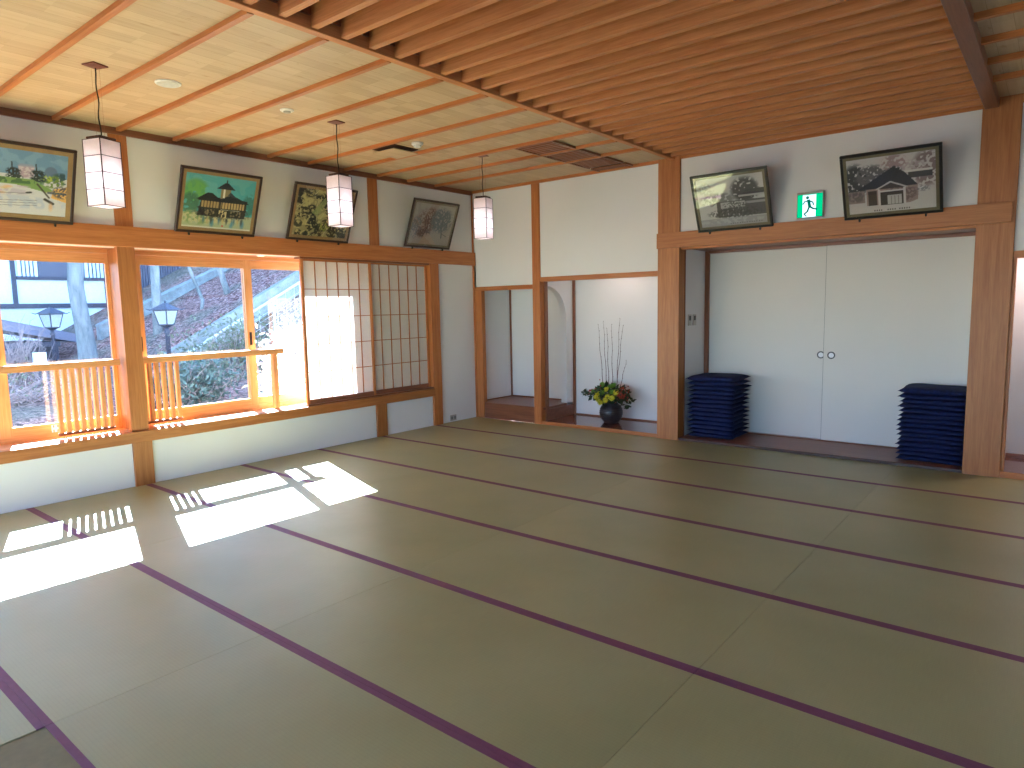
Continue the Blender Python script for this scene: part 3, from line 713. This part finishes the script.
# ------------------------------------------------------------------ flower arrangement
VX, VY, VZ = 2.00, .42, .040
BLK = plain('dark_vase_glaze', (40, 38, 42), .35)
vs = tag(MB().lathe([(.085, 0), (.10, .008), (.13, .05), (.15, .11), (.152, .15), (.14, .2), (.115, .235), (.095, .25), (.10, .262), (.09, .262), (.085, .245), (.06, .22)], 40, (0, 0, 0)).build('vase', BLK, None, True, (VX, VY, VZ)), 'round black ribbed vase standing on the alcove floor holding flowers', 'vase')
rg = MB()
for z, r in ((.06, .136), (.085, .1455), (.11, .1515), (.135, .154), (.16, .1515), (.185, .1465)): rg.lathe([(r-.003, z-.004), (r+.0015, z-.0015), (r+.0015, z+.0015), (r-.003, z+.004)], 36)
rg.build('ribs', BLK, vs)
TW = plain('branch_bark', (104, 84, 84), .7)
def fpt(px, h): return (px, VY, h)
for i, (x0, z0, x1, z1) in enumerate(((2.00, .30, 1.905, 1.325), (2.04, .30, 1.955, 1.363), (2.06, .30, 2.03, 1.274), (2.11, .30, 2.115, 1.325), (2.15, .30, 2.205, 1.401), (2.13, .30, 2.265, 1.312), (2.14, .30, 2.31, .86))):
    b = MB(); dy = [(-.02), .03, .0, -.03, .02, -.01, .0][i]
    x0 -= .085; x1 -= .085
    pts = [Vector((x0+(x1-x0)*(k/12)**.8+.006*math.sin(k*1.3+i), VY+dy*k/12, z0+(z1-z0)*k/12)) for k in range(13)]
    b.tube(pts, [.0055-.0038*k/12 for k in range(13)], 6)
    for k in range(3, 13):
        p = pts[k]; s_ = 1 if (k+i) % 2 else -1; b.tube([p, p+Vector((.009*s_, .003, .012))], [.004, .0015], 5)
    lab = ['leftmost tall bare budded branch', 'second tall bare branch from the left', 'third, slightly shorter bare branch from the left', 'fourth tall bare branch, middle right', 'tallest bare branch of all', 'rightmost tall bare branch', 'short bare branch slanting out to the right'][i]
    tag(b.build('bare_branch', TW), lab+' in the black alcove vase', 'branch', 'bare branches in the vase')
LEAF = plain('dark_green_leaf', (38, 58, 34), .5); YEL = plain('yellow_petal', (206, 196, 44), .6); GRN = plain('green_petal', (104, 144, 44), .6); RED = plain('red_berry', (150, 48, 30), .4)
def leafcloud(b, cx, cy, cz, rx, ry, rz, n, s, rs):
    for _ in range(n):
        d = Vector((rs.gauss(0, 1), rs.gauss(0, 1), rs.gauss(0, 1))).normalized()*rs.uniform(.35, 1)**.6
        p = Vector((cx+d.x*rx, cy+d.y*ry, cz+d.z*rz)); a = Vector((rs.uniform(-1, 1), rs.uniform(-1, 1), rs.uniform(-.6, 1))).normalized(); c = a.orthogonal().normalized()
        l = s*rs.uniform(.6, 1.3); b.poly([p, p+a*l*.5+c*l*.28, p+a*l, p+a*l*.5-c*l*.28])
rs = random.Random(4); b = MB(); leafcloud(b, VX-.01, VY-.02, VZ+.375, .27, .16, .115, 420, .07, rs)
leafcloud(b, VX-.33, VY-.03, VZ+.37, .12, .05, .05, 40, .06, rs); leafcloud(b, VX+.24, VY-.05, VZ+.30, .1, .07, .1, 60, .06, rs)
b.tube([(VX-.05, VY, VZ+.26), (VX-.25, VY-.03, VZ+.36), (VX-.42, VY-.03, VZ+.40)], [.004, .003, .002], 5)
tag(b.build('foliage', LEAF), 'dark green leaves spreading around the flowers in the black vase', 'foliage', None, 'stuff')
def mum(r, mat, seed):
    rr = random.Random(seed); b = MB()
    for ring in range(5):
        for k in range(12):
            a = 2*math.pi*k/12+ring*.26; el = .15+ring*.32
            d = Vector((math.cos(a)*math.cos(el), math.sin(a)*math.cos(el), math.sin(el))); c = d.cross(Vector((0, 0, 1))).normalized()
            L = r*(1-.08*ring); b.poly([Vector((0, 0, 0)), d*L*.6+c*r*.14, d*L, d*L*.6-c*r*.14])
    bmesh.ops.create_icosphere(b.b, subdivisions=1, radius=r*.5)
    me_o = b.build('chrysanthemum', mat); me_o.location = (0, 0, -50); return me_o
my, mg = mum(.048, YEL, 1), mum(.045, GRN, 2)
YP = [(-.155, .30, -.15), (-.115, .27, -.16), (-.135, .345, -.13), (.0, .27, -.17), (.03, .315, -.17), (-.02, .40, -.12), (.13, .375, -.13), (.085, .30, -.15), (-.10, .225, -.13)]
GP = [(-.22, .36, -.10), (-.06, .365, -.15), (.075, .375, -.14), (.06, .455, -.05), (-.12, .455, -.05), (.02, .44, -.08)]
used = set()
for lst, pr, nm, gr in ((YP, my, 'yellow', 'yellow chrysanthemums in the vase'), (GP, mg, 'green', 'green chrysanthemums in the vase')):
    for i, (dx, dz, dy) in enumerate(lst):
        o = pr if i == 0 else pr.copy()
        if i: COL.objects.link(o)
        o.location = (VX+dx+.02, VY+dy, VZ+dz+.045); o.rotation_euler = (1.1+rs.uniform(-.3, .3), rs.uniform(-.4, .4), rs.uniform(-.5, .5))
        tag(o, 'small %s chrysanthemum bloom among dark leaves in the alcove vase' % nm, 'flower', gr)
for lab, cx, cz, n in (('red berry sprig at the left of the bouquet', -.24, .41, 12), ('larger orange red berry cluster at the right of the bouquet', .24, .38, 34), ('red berry sprig on top right of the bouquet', .24, .47, 12), ('dark red berry sprig on the upper left of the bouquet', -.15, .475, 8)):
    b = MB(); rr = random.Random(n)
    for _ in range(n):
        p = Vector((VX+cx+rr.gauss(0, .035), VY-.10+rr.gauss(0, .025), VZ+cz+rr.gauss(0, .025)))
        bmesh.ops.create_icosphere(b.b, subdivisions=1, radius=rr.uniform(.008, .013), matrix=Matrix.Translation(p))
    b.tube([(VX+cx*.3, VY-.03, VZ+.26), (VX+cx, VY-.10, VZ+cz)], [.003, .002], 5)
    tag(b.build('berry_sprig', RED, None, True), lab, 'berries', 'berry sprigs in the vase')

# hidden alcove lamps (warm)
def alcove_lamp(label, x, y, z, e):
    t = thing('alcove_downlight', label, 'downlight', (x, y, z))
    MB().lathe([(.05, -.012), (.05, 0)], 20).build('lens', emit('alcove_lens', (255, 200, 160), 2), t)
    d = bpy.data.lights.new('alcove_light', 'AREA'); d.shape = 'DISK'; d.size = .1; d.energy = e; d.color = (1, .66, .5)
    lo = bpy.data.objects.new('alcove_light', d); COL.objects.link(lo); lo.parent = t; lo.location = (0, 0, -.02)
alcove_lamp('warm round lamp hidden behind the flower alcove lintel', 2.05, .35, 2.25, 1.6)
alcove_lamp('warm round lamp hidden behind the right hand alcove lintel', 6.6, .42, 2.2, 7.0)

# ------------------------------------------------------------------ outside
def litter():
    n = NT('leaf_litter_ground'); v = n.coord((1, 1, 1), False); a = n.noise(v, 11, 5, .85); b_ = n.noise(v, .6, 2)
    c = n.ramp(a, [(.4, s2l((48, 36, 38))), (.5, s2l((120, 88, 84))), (.6, s2l((190, 160, 150)))])
    g = n.ramp(a, [(.35, s2l((62, 70, 62))), (.65, s2l((128, 136, 118)))])
    f = n.ramp(b_, [(.45, (0, 0, 0)), (.62, (.6, .6, .6))])
    return n.bsdf(n.mixc(f, c, g), .9, a, .8, .05, spec=.1)
def terrain():
    b = bmesh.new(); nx, ny = 70, 90; rs = np.random.RandomState(3); N = nz((nx+1, ny+1), 3)
    vs = []
    for i in range(nx+1):
        x = -.55-i/nx*17.5; row = []
        for j in range(ny+1):
            y = -12+j/ny*26; h0 = -.35+.55*min(1, max(0, (-x-1.6)/2))+.04*max(0, -x-3)
            h1 = .86+.54*(y+.77); z = h0
            if x < -7.95: z = max(h0, h1)
            row.append(b.verts.new((x, y, min(z, 7.5)+.06*(N[i, j]-.5))))
        vs.append(row)
    for i in range(nx):
        for j in range(ny): b.faces.new((vs[i][j], vs[i][j+1], vs[i+1][j+1], vs[i+1][j]))
    me = bpy.data.meshes.new('hillside'); b.to_mesh(me); b.free(); me.materials.append(litter())
    me.polygons.foreach_set('use_smooth', [True]*len(me.polygons))
    o = bpy.data.objects.new('hillside', me); COL.objects.link(o); return o
struct(terrain())
CONC = NT('weathered_concrete'); v = CONC.coord((1, 1, 1), False)
CONC = CONC.bsdf(CONC.ramp(CONC.noise(v, 5, 6, .7), [(.3, s2l((104, 112, 112))), (.7, s2l((148, 156, 156)))]), .85, CONC.noise(v, 40, 3), .3, .01)
def slopewall(label, x, th, y0, z0, y1, z1, drop):
    m = MB(); m.prism([(x, y0, z0), (x, y1, z1), (x, y1, z1-drop), (x, y0, z0-drop)], (-th, 0, 0))
    cap = MB(); cap.prism([(x+.03, y0, z0), (x+.03, y1, z1), (x+.03, y1, z1+.05), (x+.03, y0, z0+.05)], (-th-.06, 0, 0))
    t = thing('retaining_wall', label, 'wall', (0, 0, 0)); m.build('wall_body', CONC, t); cap.build('coping', CONC, t)
slopewall('near sloping concrete retaining wall rising behind the white pipe rail', -7.9, .18, -1.2, .53, 4.2, 3.49, .5)
slopewall('far sloping concrete curb higher up the leaf covered bank', -12, .3, -.6, 1.30, 5.4, 4.16, .42)
WPIPE = plain('pale_blue_white_pipe', (196, 206, 214), .4)
t = thing('pipe_rail', 'pale pipe railing with wire mesh running up beside the near retaining wall', 'railing', (-7.7, -.4, 0))
b = MB(); b.tube([(0, -.4, .60), (0, 3.4, 2.66)], .03, 8); b.build('handrail_pipe', WPIPE, t)
for k in range(6):
    y = -.2+k*.72; z = .60+(y+.4)*.542; MB().tube([(0, y, z-.75), (0, y, z)], .022, 8).build('rail_post', WPIPE, t)
b = MB()
for k in range(16): y = -.3+k*.235; z = .60+(y+.4)*.542; b.tube([(0, y, z-.7), (0, y, z)], .004, 4)
for k in range(4): b.tube([(0, -.3, .05+k*.13), (0, 3.3, .05+k*.13+1.95)], .004, 4)
b.build('wire_mesh', WPIPE, t)

# white half-timbered house
HW = plain('house_white_plaster', (226, 236, 240), .9); HT = plain('house_dark_timber', (62, 62, 74), .7); HL = plain('house_dark_slats', (84, 84, 96), .7)
t = thing('neighbouring_house', 'white plastered house with dark timbers and barred windows outside the left window', 'house', (-16, 0, 0)); X = 0
B('wall', HW, -5, 0, -14, 3.35, -.5, 3.6, t); B('shade_upper_wall', HW, -5, 0, -14, 9.0, 3.6, 12.4, t)  # unseen upper storey, made tall and wide to shade the bank
MB().prism([(.9, -14.5, 12.2), (-2.5, -14.5, 14.0), (-6, -14.5, 12.2)], (0, 24, 0)).build('roof', plain('house_shade_roof', (70, 72, 80), .8), t)  # unseen roof, raised so its shade reaches the shrubs
tm = MB(); tm.box(0, .08, -14, 3.35, 1.815, 1.945); tm.box(0, .08, -1.31, -1.21, 1.945, 4.2); tm.box(0, .10, -1.2, 1.20, 2.61, 2.70); tm.box(0, .08, -5.2, -5.0, 1.945, 6); tm.build('timber_frame', HT, t)
B('dark_panel', HL, 0, .05, -.66, .50, 2.70, 3.9, t)
for (a, c) in ((-1.15, -.68), (.52, 1.02)):
    wo = B('window', plain('house_window_glass', (206, 222, 236), .15), 0, .04, a, c, 2.70, 3.9, t)
    bb = MB()
    for k in range(1, 5): y = a+(c-a)*k/5; bb.box(.04, .06, y-.012, y+.012, 2.70, 3.9)
    bb.build('window_bars', HT, wo)
B('corner_post', HT, 0, .12, 1.03, 1.2, -.5, 3.9, t)
sl = MB()
for k in range(26): y = 1.28+k*.078; sl.box(.02, .07, y, y+.05, 1.75, 3.9)
sl.build('slatted_screen', HL, t); B('screen_back', plain('slat_back', (120, 124, 142), .8), 0, .02, 1.22, 3.33, 1.75, 3.9, t)
B('low_panel', HW, 0, .03, 1.22, 3.3, -.5, 1.75, t)

# shed with sloping roof
t = thing('garden_shed', 'low dark shed with a sloping grey roof outside the left window', 'shed', (-12, -2.6, 0))
RF = plain('shed_roof_metal', (104, 104, 122), .6)
m = MB(); m.prism([(0, -3.0, 2.32), (0, 1.47, 1.14), (0, 1.47, .94), (0, -3.0, 1.98)], (-2.2, 0, 0)); m.build('roof', RF, t)
B('eave_wall', plain('shed_pale_wall', (168, 164, 162), .8), -2.0, -.12, -3.0, -.2, .2, 1.08, t)
B('dark_opening', plain('shed_dark', (44, 42, 50), .8), -2.0, -.08, -1.7, 1.0, .1, .98, t)
B('shed_beam', HT, -.08, -.02, -1.7, 1.1, .86, .98, t)
for y in (-1.7, .1, 1.0): B('shed_post', HT, -.1, -.0, y-.05, y+.05, .1, .98, t)
t = thing('notice_box', 'small white box on a post in front of the shed', 'box', (-7.05, -3.34, .1))
B('box_body', plain('box_white', (214, 224, 236), .6), -.1, 0, -.09, .09, .66, .86, t); B('post', HT, -.07, -.03, -.02, .02, 0, .66, t)

def street_lamp(label, x, y, ztop, s):
    t = thing('street_lamp', label, 'street lamp', (x, y, 0), math.radians(24), 'lantern posts outside the windows'); IR = plain('lamp_iron', (44, 48, 66), .5)
    z1 = ztop; k = s
    def ring(r, z): return [(r*math.cos(math.pi/4+i*math.pi/2), r*math.sin(math.pi/4+i*math.pi/2), z) for i in range(4)]
    m = MB(); a = ring(.30*k, z1-.15*k); b_ = ring(.03*k, z1-.01*k)
    for i in range(4): m.poly([a[i], a[(i+1) % 4], b_[(i+1) % 4], b_[i]])
    m.poly(b_); m.poly(a[::-1]); m.lathe([(.012*k, z1-.01*k), (.02*k, z1+.015*k), (.006*k, z1+.04*k)], 8)
    for i in range(4):
        p = Vector(a[i]); q = p*1.18; q.z = p.z+.03*k; m.tube([p*.9+Vector((0, 0, p.z*.1)), q], [.012*k, .006*k], 5)
    m.build('lamp_roof', IR, t)
    m = MB(); c1 = ring(.215*k, z1-.155*k); c2 = ring(.135*k, z1-.44*k)
    for i in range(4): m.poly([c1[i], c1[(i+1) % 4], c2[(i+1) % 4], c2[i]])
    m.build('frosted_glass', plain('frosted_glass', (150, 160, 166), .4), t)
    m = MB()
    for i in range(4):
        m.tube([c1[i], c2[i]], .013*k, 5); m.tube([c1[i], c1[(i+1) % 4]], .01*k, 5); m.tube([c2[i], c2[(i+1) % 4]], .014*k, 5)
    m.lathe([(.04*k, z1-.50*k), (.13*k, z1-.45*k), (.13*k, z1-.43*k)], 12); m.build('lamp_frame', IR, t)
    MB().lathe([(.05*k, -.3), (.04*k, z1-.62*k), (.055*k, z1-.58*k), (.04*k, z1-.55*k), (.035*k, z1-.5*k)], 10).build('post', IR, t, True)
street_lamp('iron lantern post seen through the left window in front of the white house', -9.0, -2.54, 1.76, .92)
street_lamp('iron lantern post seen through the right window in front of the leafy bank', -7.0, -1.21, 1.80, .98)

BARK = NT('grey_bark'); v = BARK.coord((3, 3, .8)); BARK = BARK.bsdf(BARK.ramp(BARK.noise(v, 3, 5, .6), [(.3, s2l((88, 96, 98))), (.7, s2l((138, 142, 142)))]), .9, BARK.noise(v, 9, 3), .5, .02)
def trunk(label, pts, rad, twigs=0):
    b = MB(); b.tube(pts, rad, 12); o = b.build('tree_trunk', BARK, None, True); tag(o, label, 'tree', 'bare tree trunks outside the windows')
trunk('thick pale grey tree trunk leaning behind the left window', [(-10, -1.60, -.2), (-10, -1.61, .5), (-10, -1.62, .9), (-10, -1.66, 1.4), (-10, -1.71, 1.92), (-10, -1.73, 2.24), (-10, -1.70, 2.7), (-10.1, -1.6, 4.5)], [.24, .2, .18, .16, .155, .155, .15, .12])
trunk('straight grey trunk rising directly behind the right lantern post', [(-9.6, -.28, .6), (-9.6, -.25, 1.8), (-9.6, -.22, 2.8), (-9.6, -.1, 4.5)], [.11, .1, .1, .08])
trunk('thin crooked pale trunk on the leafy bank', [(-9.5, .60, 1.25), (-9.5, .74, 1.6), (-9.5, .78, 1.9), (-9.5, .65, 2.25), (-9.5, .49, 2.7), (-9.5, .1, 3.6)], [.05, .045, .042, .04, .04, .03])
trunk('short dark trunk near the top of the left glass of the right window', [(-9.5, 1.46, 1.9), (-9.5, 1.38, 2.2), (-9.5, 1.24, 2.72), (-9.5, 1.2, 4)], [.085, .075, .07, .06])
trunk('dark trunk seen at the top of the rightmost glass pane', [(-9.5, 2.80, 2.4), (-9.5, 2.74, 2.7), (-9.5, 2.7, 4)], [.07, .06, .06])

TWG = plain('shrub_twigs', (132, 122, 124), .8)
def shrub(label, cx, cy, z0, rx, ry, h, nt_, nl, leafm, s, seed):
    rs = random.Random(seed); t = thing('shrub', label, 'shrub', (cx, cy, z0)); b = MB(); ends = []
    for i in range(nt_):
        a = rs.uniform(0, 6.28); r = rs.uniform(.2, 1); p0 = Vector((rs.gauss(0, .1)*rx, rs.gauss(0, .3)*ry, 0)); p1 = Vector((math.cos(a)*rx*r, math.sin(a)*ry*r, h*rs.uniform(.5, 1))); pm = (p0+p1)/2+Vector((rs.gauss(0, .06), rs.gauss(0, .06), h*.1))
        b.tube([p0, pm, p1], [.012, .007, .003], 4, False)
        for q in range(3):
            f = rs.uniform(.3, 1); s0 = p0.lerp(p1, f); e = s0+Vector((rs.gauss(0, .14), rs.gauss(0, .16), rs.uniform(.02, .22))); b.tube([s0, e], [.005, .002], 3, False); ends.append(e)
    b.build('twigs', TWG, t)
    if nl:
        b = MB()
        for _ in range(nl):
            e = rs.choice(ends)+Vector((rs.gauss(0, .12), rs.gauss(0, .16), rs.gauss(0, .1))); e.z = max(.02, e.z)
            a = Vector((rs.uniform(-1, 1), rs.uniform(-1, 1), rs.uniform(-.4, 1))).normalized(); c = a.orthogonal().normalized(); l = s*rs.uniform(.6, 1.4); b.poly([e, e+a*l*.5+c*l*.22, e+a*l, e+a*l*.5-c*l*.22])
        b.build('leaves', leafm, t)
GL1 = plain('bluish_green_leaf', (58, 78, 74), .6); GL2 = plain('olive_leaf', (88, 98, 78), .6); GL3 = plain('pale_dry_leaf', (222, 216, 190), .8)
shrub('dense blue green shrub below the railing in the right window', -3.6, -2.45, -.1, .6, .95, .95, 70, 2600, GL1, .08, 1)
shrub('leafy shrub with pale leaves in front of the near retaining wall', -5.8, -.6, .2, .7, 1.2, 1.15, 70, 1800, GL2, .08, 2)
shrub('leafless twiggy bush in front of the shed', -7.6, -3.65, .1, .4, .75, 1.45, 90, 0, None, .05, 3)
shrub('bare twig bush beyond the lower left pane', -5.5, -4.2, .1, .8, 1.1, .6, 60, 500, GL2, .05, 4)
shrub('sunlit pale dry bush close outside the rightmost glass pane', -1.75, -1.50, -.3, .34, .72, 1.54, 60, 9500, GL3, .085, 5)
